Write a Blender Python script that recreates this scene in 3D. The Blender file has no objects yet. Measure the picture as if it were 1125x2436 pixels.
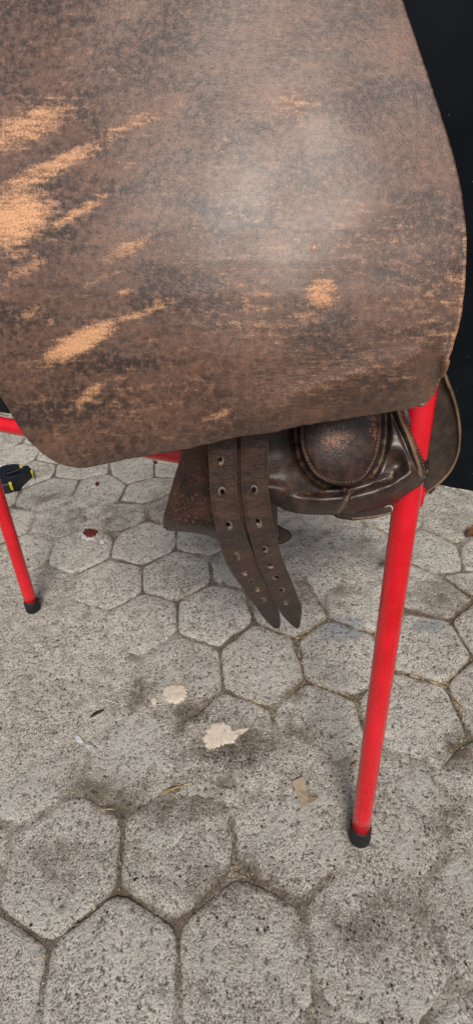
import bpy, math, random
import numpy as np
from mathutils import Vector, noise as mnoise

random.seed(7)
rng = np.random.default_rng(7)
S = bpy.context.scene
COL = S.collection

# ------------------------------------------------------------------ camera
CAM_H = 0.8705
PITCH, ROLL, FPX, CX, CY = 0.63315, 0.06241, 1127.0, 575.0, 1218.0
cam_d = bpy.data.cameras.new('camera')
cam = bpy.data.objects.new('camera', cam_d)
COL.objects.link(cam)
cam_d.sensor_fit = 'HORIZONTAL'
cam_d.sensor_width = 36.0
cam_d.lens = 36.0 * FPX / 1125.0
cam_d.shift_x = -(CX - 562.5) / 1125.0
cam_d.clip_start = 0.02
cam_d.clip_end = 400.0
cam.location = (0, 0, CAM_H)
FWD = np.array([0, math.cos(PITCH), -math.sin(PITCH)])
RT0 = np.array([1.0, 0, 0])
UP0 = np.array([0, math.sin(PITCH), math.cos(PITCH)])
RT = RT0 * math.cos(ROLL) - UP0 * math.sin(ROLL)
UP = RT0 * math.sin(ROLL) + UP0 * math.cos(ROLL)
from mathutils import Matrix
cam.matrix_world = Matrix(((RT[0], UP[0], -FWD[0], 0), (RT[1], UP[1], -FWD[1], 0),
                           (RT[2], UP[2], -FWD[2], CAM_H), (0, 0, 0, 1)))
S.camera = cam

# ------------------------------------------------------------------ light
SUN_EL, SUN_AZ = math.radians(52), math.radians(174)   # azimuth clockwise from +Y: behind the viewer
w = bpy.data.worlds.new('World')
S.world = w
w.use_nodes = True
wn, wl = w.node_tree.nodes, w.node_tree.links
wn.clear()
sky = wn.new('ShaderNodeTexSky')
sky.sky_type = 'NISHITA'
sky.sun_disc = False
sky.sun_elevation = SUN_EL
sky.sun_rotation = SUN_AZ
sky.dust_density = 4.0
hs = wn.new('ShaderNodeHueSaturation')
hs.inputs['Saturation'].default_value = 0.35
bg = wn.new('ShaderNodeBackground')
bg.inputs['Strength'].default_value = 0.05
wo = wn.new('ShaderNodeOutputWorld')
wl.new(sky.outputs[0], hs.inputs['Color'])
wl.new(hs.outputs[0], bg.inputs['Color'])
wl.new(bg.outputs[0], wo.inputs['Surface'])
sun_d = bpy.data.lights.new('sun', 'SUN')
sun_d.energy = 1.5
sun_d.angle = math.radians(20)
sun_d.color = (1.0, 0.915, 0.82)
sun = bpy.data.objects.new('sun', sun_d)
COL.objects.link(sun)
sd = Vector((math.sin(SUN_AZ) * math.cos(SUN_EL), math.cos(SUN_AZ) * math.cos(SUN_EL), math.sin(SUN_EL)))
sun.rotation_euler = (-sd).to_track_quat('-Z', 'Y').to_euler()
sun.location = sd * 5 + Vector((0, 0, 1))
S.view_settings.view_transform = 'Standard'
S.view_settings.look = 'None'
S.view_settings.exposure = 0.70
S.view_settings.gamma = 1.0

# ------------------------------------------------------------------ measuring helpers
def ray(px, py):
    px = np.asarray(px, float); py = np.asarray(py, float)
    u = (px - CX) / FPX; v = -(py - CY) / FPX
    return FWD + u[..., None] * RT + v[..., None] * UP

def on_z(px, py, z=0.0):
    d = ray(px, py); t = (z - CAM_H) / d[..., 2]
    p = d * t[..., None]; p[..., 2] += CAM_H
    return p

def on_y(px, py, y):
    d = ray(px, py); t = np.asarray(y) / d[..., 1]
    p = d * t[..., None]; p[..., 2] += CAM_H
    return p

def spline(pts, n):
    P = np.array(pts, float)
    t = np.concatenate([[0], np.cumsum(np.linalg.norm(np.diff(P[:, :2], axis=0), axis=1) ** 0.5)])
    M = np.zeros_like(P)
    for i in range(len(P)):
        a, b = max(i - 1, 0), min(i + 1, len(P) - 1)
        M[i] = (P[b] - P[a]) / (t[b] - t[a])
    fine = np.linspace(0, t[-1], max(400, n * 4))
    k = np.clip(np.searchsorted(t, fine, side='right') - 1, 0, len(P) - 2)
    h = (t[k + 1] - t[k])[:, None]; x = ((fine - t[k])[:, None]) / h
    F = ((2*x**3 - 3*x**2 + 1) * P[k] + (x**3 - 2*x**2 + x) * h * M[k]
         + (-2*x**3 + 3*x**2) * P[k + 1] + (x**3 - x**2) * h * M[k + 1])
    L = np.concatenate([[0], np.cumsum(np.linalg.norm(np.diff(F[:, :2], axis=0), axis=1))])
    s = np.linspace(0, L[-1], n)
    return np.stack([np.interp(s, L, F[:, c]) for c in range(P.shape[1])], 1)

def coons(top, bottom, left, right, n, m):
    T, B = spline(top, m), spline(bottom, m)
    Lc, Rc = spline(left, n), spline(right, n)
    u = np.linspace(0, 1, m)[None, :, None]; v = np.linspace(0, 1, n)[:, None, None]
    return ((1 - v) * T[None] + v * B[None] + (1 - u) * Lc[:, None] + u * Rc[:, None]
            - ((1 - u) * (1 - v) * T[0] + u * (1 - v) * T[-1] + (1 - u) * v * B[0] + u * v * B[-1]))

def seg_dist(X, Y, poly, closed=False):
    P = list(poly) + ([poly[0]] if closed else [])
    d = np.full(X.shape, 1e9)
    for (ax, ay), (bx, by) in zip(P[:-1], P[1:]):
        vx, vy = bx - ax, by - ay
        t = np.clip(((X - ax) * vx + (Y - ay) * vy) / (vx * vx + vy * vy + 1e-9), 0, 1)
        d = np.minimum(d, np.hypot(X - ax - t * vx, Y - ay - t * vy))
    return d

def inside(X, Y, poly):
    r = np.zeros(X.shape, bool); n = len(poly)
    for i in range(n):
        (ax, ay), (bx, by) = poly[i], poly[(i + 1) % n]
        c = (ay > Y) != (by > Y)
        with np.errstate(divide='ignore', invalid='ignore'):
            xi = (bx - ax) * (Y - ay) / (by - ay + 1e-12) + ax
        r ^= c & (X < xi)
    return r

def gauss(x): return np.exp(-x * x)

def nz(x, y, z=0.0): return mnoise.noise((x, y, z))

# ------------------------------------------------------------------ object helpers
def tag(o, label=None, cat=None, group=None, kind=None):
    if label: o['label'] = label
    if cat: o['category'] = cat
    if group: o['group'] = group
    if kind: o['kind'] = kind
    return o

def empty(name, loc, **k):
    o = bpy.data.objects.new(name, None)
    COL.objects.link(o)
    o.location = [float(c) for c in loc]
    o.empty_display_size = 0.05
    return tag(o, **k)

def obj(name, verts, faces, mat, parent=None, smooth=True, uv=None, wear=None, **k):
    me = bpy.data.meshes.new(name)
    verts = np.asarray(verts, float)
    off = np.array(parent.matrix_world.translation) if parent else np.zeros(3)
    root = parent
    off = np.zeros(3)
    while root is not None:
        off += np.array(root.location); root = root.parent
    me.from_pydata((verts - off).tolist(), [], [tuple(int(i) for i in f) for f in faces])
    if smooth:
        me.polygons.foreach_set('use_smooth', [True] * len(me.polygons))
    if uv is not None:
        l = me.uv_layers.new(name='UVMap')
        idx = np.empty(len(me.loops), int); me.loops.foreach_get('vertex_index', idx)
        l.data.foreach_set('uv', np.asarray(uv, float)[idx].ravel())
    if wear is not None:
        a = me.color_attributes.new('wear', 'FLOAT_COLOR', 'POINT')
        W = np.ones((len(verts), 4)); W[:, :3] = wear
        a.data.foreach_set('color', W.ravel())
    me.materials.append(mat)
    me.validate()
    me.update()
    o = bpy.data.objects.new(name, me)
    COL.objects.link(o)
    if parent: o.parent = parent
    return tag(o, **k)

def sheet(P, thick, away, back=None, rim_out=0.45):
    """Closed sheet from an n x m grid: front, rounded rim, back. Returns verts, faces, source index, rim flag."""
    n, m = P.shape[:2]
    du = np.gradient(P, axis=1); dv = np.gradient(P, axis=0)
    N = np.cross(du, dv); N /= np.linalg.norm(N, axis=2, keepdims=True) + 1e-12
    if (N.reshape(-1, 3) @ np.array(away)).mean() < 0: N = -N
    F = P.reshape(-1, 3); Bk = (P + (N * thick if back is None else np.array(back))).reshape(-1, 3)
    I = np.arange(n * m).reshape(n, m)
    loop = list(I[0, :-1]) + list(I[:-1, -1]) + list(I[-1, :0:-1]) + list(I[:0:-1, 0])
    out = np.zeros_like(P); c = P.mean(axis=(0, 1))
    rim = []
    L = len(loop)
    for q, i in enumerate(loop):
        t = F[loop[(q + 1) % L]] - F[loop[q - 1]]
        o = np.cross(t, N.reshape(-1, 3)[i]); o /= np.linalg.norm(o) + 1e-12
        rim.append((F[i] + Bk[i]) / 2 + o * 0)
        rim[-1] = (rim[-1], o)
    s = np.sign(sum(np.dot(o, p - c) for p, o in rim))
    rv = np.array([p + o * s * thick * rim_out for p, o in rim])
    V = np.concatenate([F, Bk, rv]); nb = n * m
    A, B_, C_, D_ = I[:-1, :-1].ravel(), I[:-1, 1:].ravel(), I[1:, 1:].ravel(), I[1:, :-1].ravel()
    fr = np.stack([A, D_, C_, B_], 1); bk = np.stack([A, B_, C_, D_], 1) + nb
    faces = fr.tolist() + bk.tolist()
    for q in range(L):
        a, b = loop[q], loop[(q + 1) % L]; ra, rb = 2 * nb + q, 2 * nb + (q + 1) % L
        faces.append((a, b, rb, ra)); faces.append((ra, rb, b + nb, a + nb))
    src = np.concatenate([np.arange(nb), np.arange(nb), np.array(loop)])
    flag = np.concatenate([np.zeros(nb), np.full(nb, 0.0), np.ones(L)])
    return V, faces, src, flag

def tube(pts, radii, seg=16, caps=True):
    P = [Vector([float(c) for c in p]) for p in pts]
    if not hasattr(radii, '__len__'): radii = [radii] * len(P)
    V, F = [], []
    prev = None
    for i, p in enumerate(P):
        d = (P[min(i + 1, len(P) - 1)] - P[max(i - 1, 0)]).normalized()
        if prev is None:
            a = d.orthogonal().normalized()
        else:
            a = (prev - d * prev.dot(d)).normalized()
        prev = a
        b = d.cross(a)
        for k in range(seg):
            th = 2 * math.pi * k / seg
            V.append(p + (a * math.cos(th) + b * math.sin(th)) * radii[i])
    for i in range(len(P) - 1):
        for k in range(seg):
            k2 = (k + 1) % seg
            F.append((i * seg + k, i * seg + k2, (i + 1) * seg + k2, (i + 1) * seg + k))
    if caps:
        F.append(tuple(range(seg))[::-1]); F.append(tuple((len(P) - 1) * seg + k for k in range(seg)))
    return np.array([tuple(v) for v in V]), F

def merge(parts):
    V, F, n = [], [], 0
    for v, f in parts:
        V.append(np.asarray(v)); F += [tuple(i + n for i in q) for q in f]; n += len(v)
    return np.concatenate(V), F

def prism(poly_top, poly_bot):
    n = len(poly_top)
    V = np.concatenate([poly_top, poly_bot])
    F = [tuple(range(n)), tuple(range(2 * n - 1, n - 1, -1))]
    F += [(i, n + i, n + (i + 1) % n, (i + 1) % n) for i in range(n)]
    return V, F

# ------------------------------------------------------------------ node helpers
class NT:
    def __init__(s, name):
        s.m = bpy.data.materials.new(name); s.m.use_nodes = True
        s.n = s.m.node_tree.nodes; s.l = s.m.node_tree.links
        s.b = s.n['Principled BSDF']
    def put(s, sock, v):
        if hasattr(v, 'is_linked') or isinstance(v, bpy.types.NodeSocket): s.l.new(v, sock)
        else: sock.default_value = v
    def coord(s, kind='Object'): return s.n.new('ShaderNodeTexCoord').outputs[kind]
    def attr(s, name):
        a = s.n.new('ShaderNodeVertexColor'); a.layer_name = name
        sp = s.n.new('ShaderNodeSeparateColor'); s.l.new(a.outputs['Color'], sp.inputs[0])
        return sp.outputs
    def scale(s, v, xyz, loc=(0, 0, 0), rot=(0, 0, 0)):
        m = s.n.new('ShaderNodeMapping'); s.l.new(v, m.inputs[0])
        m.inputs['Scale'].default_value = xyz; m.inputs['Location'].default_value = loc; m.inputs['Rotation'].default_value = rot
        return m.outputs[0]
    def noise(s, v, scale, detail=4, rough=0.55, dist=0.0, out='Fac'):
        t = s.n.new('ShaderNodeTexNoise'); s.l.new(v, t.inputs['Vector'])
        t.inputs['Scale'].default_value = scale; t.inputs['Detail'].default_value = detail
        t.inputs['Roughness'].default_value = rough; t.inputs['Distortion'].default_value = dist
        return t.outputs[out]
    def voro(s, v, scale, feature='F1', out='Distance', rnd=1.0):
        t = s.n.new('ShaderNodeTexVoronoi'); t.feature = feature; s.l.new(v, t.inputs['Vector'])
        t.inputs['Scale'].default_value = scale; t.inputs['Randomness'].default_value = rnd
        return t.outputs[out]
    def mth(s, op, a, b=0.0, c=0.0, clamp=False):
        t = s.n.new('ShaderNodeMath'); t.operation = op; t.use_clamp = clamp
        s.put(t.inputs[0], a); s.put(t.inputs[1], b); s.put(t.inputs[2], c)
        return t.outputs[0]
    def ramp(s, f, lo, hi, a=0.0, b=1.0, smooth=True):
        t = s.n.new('ShaderNodeMapRange'); t.interpolation_type = 'SMOOTHSTEP' if smooth else 'LINEAR'
        s.put(t.inputs[0], f)
        for i, v in enumerate((lo, hi, a, b)): t.inputs[1 + i].default_value = v
        return t.outputs[0]
    def mix(s, f, a, b, mode='MIX'):
        t = s.n.new('ShaderNodeMix'); t.data_type = 'RGBA'; t.blend_type = mode
        s.put(t.inputs[0], f)
        for sock, v in ((t.inputs[6], a), (t.inputs[7], b)):
            s.put(sock, (*v, 1.0) if isinstance(v, tuple) and len(v) == 3 else v)
        return t.outputs[2]
    def bump(s, h, dist, strength=1.0, nrm=None):
        t = s.n.new('ShaderNodeBump'); s.put(t.inputs['Height'], h)
        t.inputs['Distance'].default_value = dist; t.inputs['Strength'].default_value = strength
        if nrm is not None: s.l.new(nrm, t.inputs['Normal'])
        return t.outputs[0]
    def done(s, col, rough, nrm=None, spec=0.5, coat=0.0, coat_r=0.2, sheen=0.0):
        s.put(s.b.inputs['Base Color'], (*col, 1.0) if isinstance(col, tuple) else col)
        s.put(s.b.inputs['Roughness'], rough)
        s.put(s.b.inputs['Specular IOR Level'], spec)
        s.b.inputs['Coat Weight'].default_value = coat; s.b.inputs['Coat Roughness'].default_value = coat_r
        s.b.inputs['Sheen Weight'].default_value = sheen
        if nrm is not None: s.l.new(nrm, s.b.inputs['Normal'])
        return s.m

def plain(name, col, rough, spec=0.5, var=0.12, sc=60, bump=0.0):
    t = NT(name); c = t.coord()
    n = t.noise(c, sc, 5)
    dk = tuple(x * (1 - var) for x in col); lt = tuple(min(1, x * (1 + var)) for x in col)
    nr = t.bump(t.noise(c, sc * 6, 4), bump) if bump else None
    return t.done(t.mix(t.ramp(n, .3, .7), dk, lt), rough, nr, spec)

# ------------------------------------------------------------------ materials
def mat_flap():
    t = NT('worn_flap_leather'); uv = t.coord('UV')
    W = t.attr('wear')                       # R: rubbed to suede, G: pale scuff, B: raw rim / wrinkled zone
    warp = t.noise(uv, 9, 2, out='Color')
    v1 = t.mix(0.012, uv, warp, 'ADD')
    peb = t.voro(v1, 115, 'DISTANCE_TO_EDGE')
    fine = t.noise(uv, 200, 5, .65)
    mid = t.noise(uv, 55, 7, .70)
    big = t.noise(t.scale(uv, (4, 10, 1), rot=(0, 0, .42)), 1, 6, .62, .5)
    patch = t.noise(uv, 5.5, 4, .6)
    streak = t.noise(t.scale(uv, (16, 70, 1), rot=(0, 0, .45)), 1, 6, .68)
    base = t.mix(t.ramp(big, .30, .70), (.056, .028, .021), (.145, .073, .049))
    base = t.mix(t.ramp(mid, .46, .66, 0, .55), base, (.245, .125, .079))
    base = t.mix(t.ramp(patch, .48, .70, 0, .40), base, (.27, .125, .065))
    base = t.mix(t.ramp(fine, .54, .68, 0, .38), base, (.29, .175, .115))
    sx = t.n.new('ShaderNodeSeparateXYZ'); t.l.new(uv, sx.inputs[0])
    zone = t.ramp(t.mth('ADD', sx.outputs[0], t.mth('MULTIPLY', t.mth('SUBTRACT', patch, .5), .5)), .30, .62, 1.0, .30)
    dk = t.mth('ADD', mid, t.mth('MULTIPLY', t.mth('SUBTRACT', big, .5), .7))
    base = t.mix(t.mth('MULTIPLY', t.ramp(dk, .50, .34, 0, .75), zone), base, (.030, .018, .016))
    base = t.mix(t.ramp(t.noise(uv, 95, 4, .6), .47, .36, 0, .55), base, (.036, .022, .019))
    base = t.mix(t.mth('MULTIPLY', t.ramp(streak, .56, .72, 0, .5), zone), base, (.34, .175, .095))
    rub = t.mth('ADD', W[0], t.mth('MULTIPLY', t.mth('SUBTRACT', mid, .5), .9))
    rub = t.mth('ADD', rub, t.mth('MULTIPLY', t.mth('SUBTRACT', fine, .5), .9))
    rub = t.mth('ADD', rub, t.mth('MULTIPLY', t.mth('SUBTRACT', streak, .5), 1.5))
    col = t.mix(t.ramp(rub, .12, .95, 0, .97), base, t.mix(t.ramp(fine, .3, .7), (.58, .27, .135), (.84, .48, .265)))
    sc = t.mth('ADD', W[1], t.mth('MULTIPLY', t.mth('SUBTRACT', t.noise(uv, 80, 7, .72), .5), 2.2))
    col = t.mix(t.ramp(sc, .50, .95, 0, .8), col, (.58, .40, .25))
    col = t.mix(t.ramp(t.voro(uv, 38, 'F1'), .045, .02, 0, .7), col, (.36, .26, .19))
    scr = t.noise(t.scale(uv, (240, 9, 1), rot=(0, 0, -.5)), 1, 3, .6, 1.5)
    col = t.mix(t.ramp(scr, .68, .74, 0, .45), col, (.40, .27, .18))
    rim = t.ramp(W[2], .55, .95)
    col = t.mix(rim, col, t.mix(fine, (.20, .11, .06), (.42, .26, .15)))
    h = t.mth('ADD', t.mth('MULTIPLY', t.ramp(peb, 0, .12), .12), t.mth('MULTIPLY', fine, .6))
    h = t.mth('ADD', h, t.mth('MULTIPLY', mid, 1.1))
    wr = t.noise(t.scale(uv, (28, 120, 1), rot=(0, 0, .12)), 1, 5, .65, .5)
    h2 = t.mth('MULTIPLY', t.ramp(W[2], 0, .5), wr)
    h = t.mth('ADD', h, t.mth('MULTIPLY', h2, 3.0))
    n = t.bump(h, .0008, .55)
    rough = t.ramp(t.mth('ADD', mid, t.mth('MULTIPLY', W[0], .6)), .3, 1.1, .34, .80)
    t.put(t.b.inputs['Coat Weight'], t.mth('MULTIPLY', t.ramp(W[0], .1, .8, 1.0, .1), t.ramp(t.mth('ADD', mid, t.mth('MULTIPLY', t.mth('SUBTRACT', patch, .5), .6)), .36, .60, .45, 1.0)))
    m = t.done(col, rough, n, .7, coat=1.0, coat_r=.44)
    return m

def mat_smooth_leather():
    """oiled knee roll and pad leather"""
    t = NT('oiled_panel_leather'); uv = t.coord('UV')
    W = t.attr('wear')                       # R: tan worn, G: red rubbed speckle
    fine = t.noise(uv, 220, 6, .65); mid = t.noise(uv, 34, 5, .6); big = t.noise(uv, 9, 4)
    base = t.mix(t.ramp(mid, .38, .66), (.017, .009, .007), (.058, .028, .019))
    base = t.mix(t.ramp(fine, .55, .78, 0, .5), base, (.09, .06, .045))
    tan = t.mth('ADD', W[0], t.mth('MULTIPLY', t.mth('SUBTRACT', t.noise(uv, 60, 6, .7), .5), 2.0))
    col = t.mix(t.ramp(tan, .3, .95, 0, .9), base, t.mix(fine, (.085, .048, .028), (.34, .22, .135)))
    cell = t.voro(t.mix(.01, uv, t.noise(uv, 60, 3, out='Color'), 'ADD'), 190, 'F1')
    red = t.mth('SUBTRACT', t.mth('MULTIPLY', W[1], 1.15), t.mth('MULTIPLY', cell, 1.3))
    red = t.mth('ADD', red, t.mth('MULTIPLY', t.mth('SUBTRACT', mid, .5), .6))
    col = t.mix(t.ramp(red, -.10, .40, 0, .9), col, (.30, .11, .055))
    crk = t.noise(t.scale(uv, (1, 1, 1)), 70, 8, .75, 1.2)
    col = t.mix(t.ramp(crk, .58, .66, 0, .45), col, (.17, .095, .06))
    h = t.mth('ADD', t.ramp(t.voro(uv, 130, 'DISTANCE_TO_EDGE'), 0, .15, 0, .22), t.mth('MULTIPLY', fine, .8))
    h = t.mth('ADD', h, t.mth('MULTIPLY', t.noise(uv, 16, 5, .6), 4.0))
    n = t.bump(h, .0006, .55)
    rough = t.ramp(t.mth('ADD', fine, W[0]), .2, 1.3, .36, .66)
    t.put(t.b.inputs['Coat Weight'], t.ramp(t.mth('ADD', W[2], t.mth('SUBTRACT', big, .5)), 0, .6, .42, .03))
    return t.done(col, rough, n, .42, coat_r=.27)

def mat_strap():
    t = NT('cracked_strap_leather'); uv = t.coord('UV')   # u across, v along, metres x 10
    W = t.attr('wear')
    cr = t.noise(t.scale(uv, (9, 42, 1)), 1, 7, .75, .8)
    cr2 = t.noise(t.scale(uv, (22, 75, 1)), 1, 6, .75, .5)
    fine = t.noise(uv, 240, 5, .65); big = t.noise(t.scale(uv, (3, 7, 1)), 1, 5, .68)
    base = t.mix(t.ramp(big, .40, .62), (.022, .0115, .009), (.120, .054, .034))
    base = t.mix(t.ramp(cr2, .48, .64, 0, .7), base, (.19, .105, .068))
    base = t.mix(t.ramp(cr, .48, .38, 0, .9), base, (.02, .013, .011))
    base = t.mix(t.ramp(cr, .60, .66, 0, .6), base, (.30, .22, .15))
    base = t.mix(t.ramp(fine, .6, .8, 0, .5), base, (.19, .13, .09))
    wr = t.mth('ADD', W[0], t.mth('MULTIPLY', t.mth('SUBTRACT', fine, .5), 1.4))
    col = t.mix(t.ramp(wr, .35, .8, 0, .85), base, (.50, .39, .28))
    col = t.mix(W[1], col, (.014, .010, .009))
    col = t.mix(t.mth('MULTIPLY', W[2], .7), col, t.mix(fine, (.07, .05, .04), (.20, .14, .10)))
    h = t.mth('ADD', t.mth('MULTIPLY', cr, 1.6), t.mth('ADD', t.mth('MULTIPLY', cr2, 1.0), t.mth('MULTIPLY', fine, .5)))
    return t.done(col, t.ramp(fine, .3, .7, .45, .62), t.bump(h, .0020, .9), .55, coat=.25, coat_r=.35)

def mat_guard():
    t = NT('crazed_guard_leather'); uv = t.coord('UV')
    W = t.attr('wear')
    fine = t.noise(t.scale(uv, (190, 130, 1), rot=(0, 0, .2)), 1, 4, .7); mid = t.noise(uv, 26, 5)
    base = t.mix(t.ramp(mid, .35, .68), (.014, .008, .007), (.055, .023, .017))
    base = t.mix(t.ramp(W[0], .2, .9, 0, .8), base, (.105, .045, .031))
    col = t.mix(t.ramp(fine, .54, .64, 0, .65), base, (.22, .11, .07))
    return t.done(col, .48, t.bump(t.mth('ADD', fine, mid), .0005, .8), .5)

def mat_rough_leather(name, a, b):
    t = NT(name); c = t.coord()
    n = t.noise(c, 45, 6, .6); f = t.noise(c, 420, 5, .65)
    col = t.mix(t.ramp(n, .35, .66), a, b)
    col = t.mix(t.ramp(f, .58, .75, 0, .4), col, tuple(x * 2.2 for x in b))
    return t.done(col, .8, t.bump(t.mth('ADD', f, n), .0006, .8), .3)

def concrete_nodes(t, P, dirt, extra=None):
    sand = t.noise(P, 350, 4, .72)
    gr = t.noise(P, 125, 7, .74)
    big = t.noise(P, 5.0, 7, .66)
    mott = t.noise(P, 42, 8, .72, .6)
    med = t.noise(P, 26, 6, .65)
    base = t.mix(t.ramp(big, .32, .68), (.43, .395, .345), (.80, .77, .71))
    base = t.mix(t.ramp(med, .38, .7, 0, .7), base, (.56, .55, .52))
    base = t.mix(t.ramp(sand, .50, .60, 0, .92), base, (.90, .86, .785))
    base = t.mix(t.ramp(sand, .475, .39, 0, .88), base, (.115, .095, .07))
    oi = t.n.new('ShaderNodeObjectInfo')
    base = t.mix(t.ramp(mott, .48, .38, 0, .5), base, (.21, .18, .145))
    base = t.mix(t.ramp(mott, .53, .64, 0, .6), base, (.84, .80, .73))
    base = t.mix(t.ramp(oi.outputs['Random'], 0, 1, .0, .22, False), base, (.22, .195, .16))
    # aggregate stones of several sizes
    for sc, lo, hi, dark in ((80, .26, .12, .86), (150, .32, .14, .84), (45, .18, .09, .90)):
        pv = t.mix(.006, P, t.noise(P, 90, 2, out='Color'), 'ADD')
        cell = t.n.new('ShaderNodeTexVoronoi'); t.l.new(pv, cell.inputs['Vector']); cell.inputs['Scale'].default_value = sc
        sp = t.n.new('ShaderNodeSeparateColor'); t.l.new(cell.outputs['Color'], sp.inputs[0])
        pick = t.ramp(sp.outputs[0], dark, dark + .05)
        stone = t.mth('MULTIPLY', t.ramp(cell.outputs['Distance'], lo, hi), pick)
        stone = t.mth('MULTIPLY', stone, t.ramp(gr, .35, .55))
        base = t.mix(t.mth('MULTIPLY', stone, .85), base, t.mix(sp.outputs[1], (.085, .09, .098), (.24, .25, .265)))
    pit = t.ramp(gr, .435, .35)
    base = t.mix(t.mth('MULTIPLY', pit, .8), base, (.075, .062, .048))
    lite = t.mth('MULTIPLY', t.ramp(dirt, .015, .07), t.ramp(dirt, .36, .16))
    base = t.mix(t.mth('MULTIPLY', lite, t.ramp(med, .40, .62, 0, .8)), base, (.62, .60, .55))
    dn = t.mth('ADD', dirt, t.mth('MULTIPLY', t.mth('SUBTRACT', med, .5), 1.1))
    dn = t.mth('ADD', dn, t.mth('MULTIPLY', t.mth('SUBTRACT', gr, .5), .9))
    col = t.mix(t.ramp(dn, .30, .95, 0, .9), base, t.mix(sand, (.085, .062, .042), (.20, .155, .11)))
    h = t.mth('ADD', t.mth('MULTIPLY', sand, .7), t.mth('MULTIPLY', gr, 1.6))
    h = t.mth('ADD', h, t.mth('MULTIPLY', med, 2.5))
    h = t.mth('SUBTRACT', h, t.mth('MULTIPLY', pit, 1.0))
    return col, h, sand, gr, med

def mat_paver():
    t = NT('weathered_concrete'); P = t.coord()
    W = t.attr('wear')                       # R dirt near joints and in patches, G blue grey cement smear, B dark mould specks
    col, h, sand, gr, med = concrete_nodes(t, P, W[0])
    sm = t.mth('ADD', W[1], t.mth('MULTIPLY', t.mth('SUBTRACT', med, .5), 1.3))
    col = t.mix(t.ramp(sm, .38, .72, 0, .85), col, t.mix(gr, (.27, .295, .315), (.42, .44, .455)))
    sp = t.mth('ADD', W[2], t.mth('MULTIPLY', t.mth('SUBTRACT', t.noise(P, 260, 6, .75), .5), 3.2))
    col = t.mix(t.ramp(sp, .75, .98, 0, .85), col, (.085, .066, .055))
    return t.done(col, .92, t.bump(h, .0040, 1.0), .25)

def mat_soil():
    t = NT('joint_dirt'); P = t.coord()
    W = t.attr('wear')
    col, h, sand, gr, med = concrete_nodes(t, P, W[0])
    return t.done(col, .95, t.bump(h, .0035, 1.0), .2)

def mat_red():
    t = NT('red_enamel_paint'); c = t.coord()
    n = t.noise(c, 14, 5, .6); f = t.noise(c, 130, 5, .6)
    col = t.mix(t.ramp(n, .35, .7), (.60, .002, .010), (.78, .004, .020))
    col = t.mix(t.ramp(f, .68, .76, 0, .35), col, (.86, .14, .11))
    v = t.voro(c, 75, 'F1')
    col = t.mix(t.ramp(v, .07, .03, 0, .5), col, (.85, .42, .36))
    h = t.mth('ADD', t.noise(c, 45, 4), t.mth('MULTIPLY', f, .3))
    col = t.mix(t.ramp(t.noise(c, 55, 8, .75), .65, .69, 0, .8), col, (.16, .02, .02))
    return t.done(col, t.ramp(f, .3, .7, .20, .40), t.bump(h, .0010, .6), .5, coat=.5, coat_r=.2)

def mat_wall():
    t = NT('dark_navy_gloss_paint'); c = t.coord()
    n = t.noise(c, 6, 5); f = t.noise(c, 90, 5, .65)
    col = t.mix(t.ramp(n, .3, .7), (.0022, .0038, .0065), (.005, .0075, .011))
    col = t.mix(t.ramp(t.voro(c, 34, 'F1'), .05, .025, 0, .8), col, (.20, .21, .22))
    col = t.mix(t.ramp(f, .70, .80, 0, .5), col, (.07, .07, .07))
    return t.done(col, .42, t.bump(t.noise(c, 16, 3), .002, .3), .18)

def mat_dried_paint(name, colr, amount):
    t = NT(name); P = t.coord()
    n = t.noise(P, 300, 6, .75); k = t.noise(P, 70, 6, .7)
    col = t.mix(t.ramp(k, .35, .7), tuple(x * .82 for x in colr), colr)
    col = t.mix(t.ramp(n, .42, .35, 0, .9), col, (.20, .16, .12))
    col = t.mix(t.ramp(k, .43 - amount * .12, .32, 0, .85), col, (.30, .265, .22))
    return t.done(col, .85, t.bump(t.mth('ADD', n, k), .0015, .8), .25)

M = dict(flap=mat_flap(), panel=mat_smooth_leather(), strap=mat_strap(), guard=mat_guard(),
         far=mat_rough_leather('rough_brown_leather', (.030, .021, .016), (.060, .042, .031)),
         faredge=mat_rough_leather('bare_leather_edge', (.13, .085, .055), (.24, .16, .10)),
         seat=mat_rough_leather('old_seat_leather', (.05, .03, .022), (.10, .062, .045)),
         thread=plain('stitch_thread', (.15, .09, .055), .8, .3, .4, 300),
         white=plain('white_thread', (.75, .73, .68), .8, .3, .1),
         red=mat_red(), rubber=plain('black_rubber', (.012, .012, .013), .62, .4, .3, 80, .0006),
         wall=mat_wall(), paver=mat_paver(), soil=mat_soil(),
         limew=plain('flaking_whitewash', (.34, .33, .30), .9, .2, .5, 60, .001),
         straw=plain('dry_straw', (.50, .36, .15), .75, .3, .45, 60),
         chaff=plain('dry_chaff', (.50, .40, .26), .8, .3, .6, 45),
         paint=mat_dried_paint('pale_cream_paint', (.72, .63, .53), 0),
         bluew=mat_dried_paint('white_paint', (.62, .64, .66), -.6),
         oxide=plain('oxide_red_paint', (.115, .022, .022), .5, .45, .2, 90, .0008),
         card=plain('dusty_cardboard', (.36, .29, .21), .9, .2, .15, 120, .0006),
         twig=plain('dark_twig', (.045, .030, .018), .85, .2, .4, 150, .001),
         leafm=plain('brown_leaf', (.16, .075, .03), .7, .3, .4, 90, .0006),
         navy=plain('navy_rubber_case', (.010, .014, .022), .5, .5, .2, 120, .0004),
         black=plain('black_plastic', (.006, .006, .007), .38, .5, .2),
         grey=plain('grey_print', (.16, .16, .17), .6, .4, .1),
         yellow=plain('yellow_plastic', (.72, .62, .03), .45, .5, .1))

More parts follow.
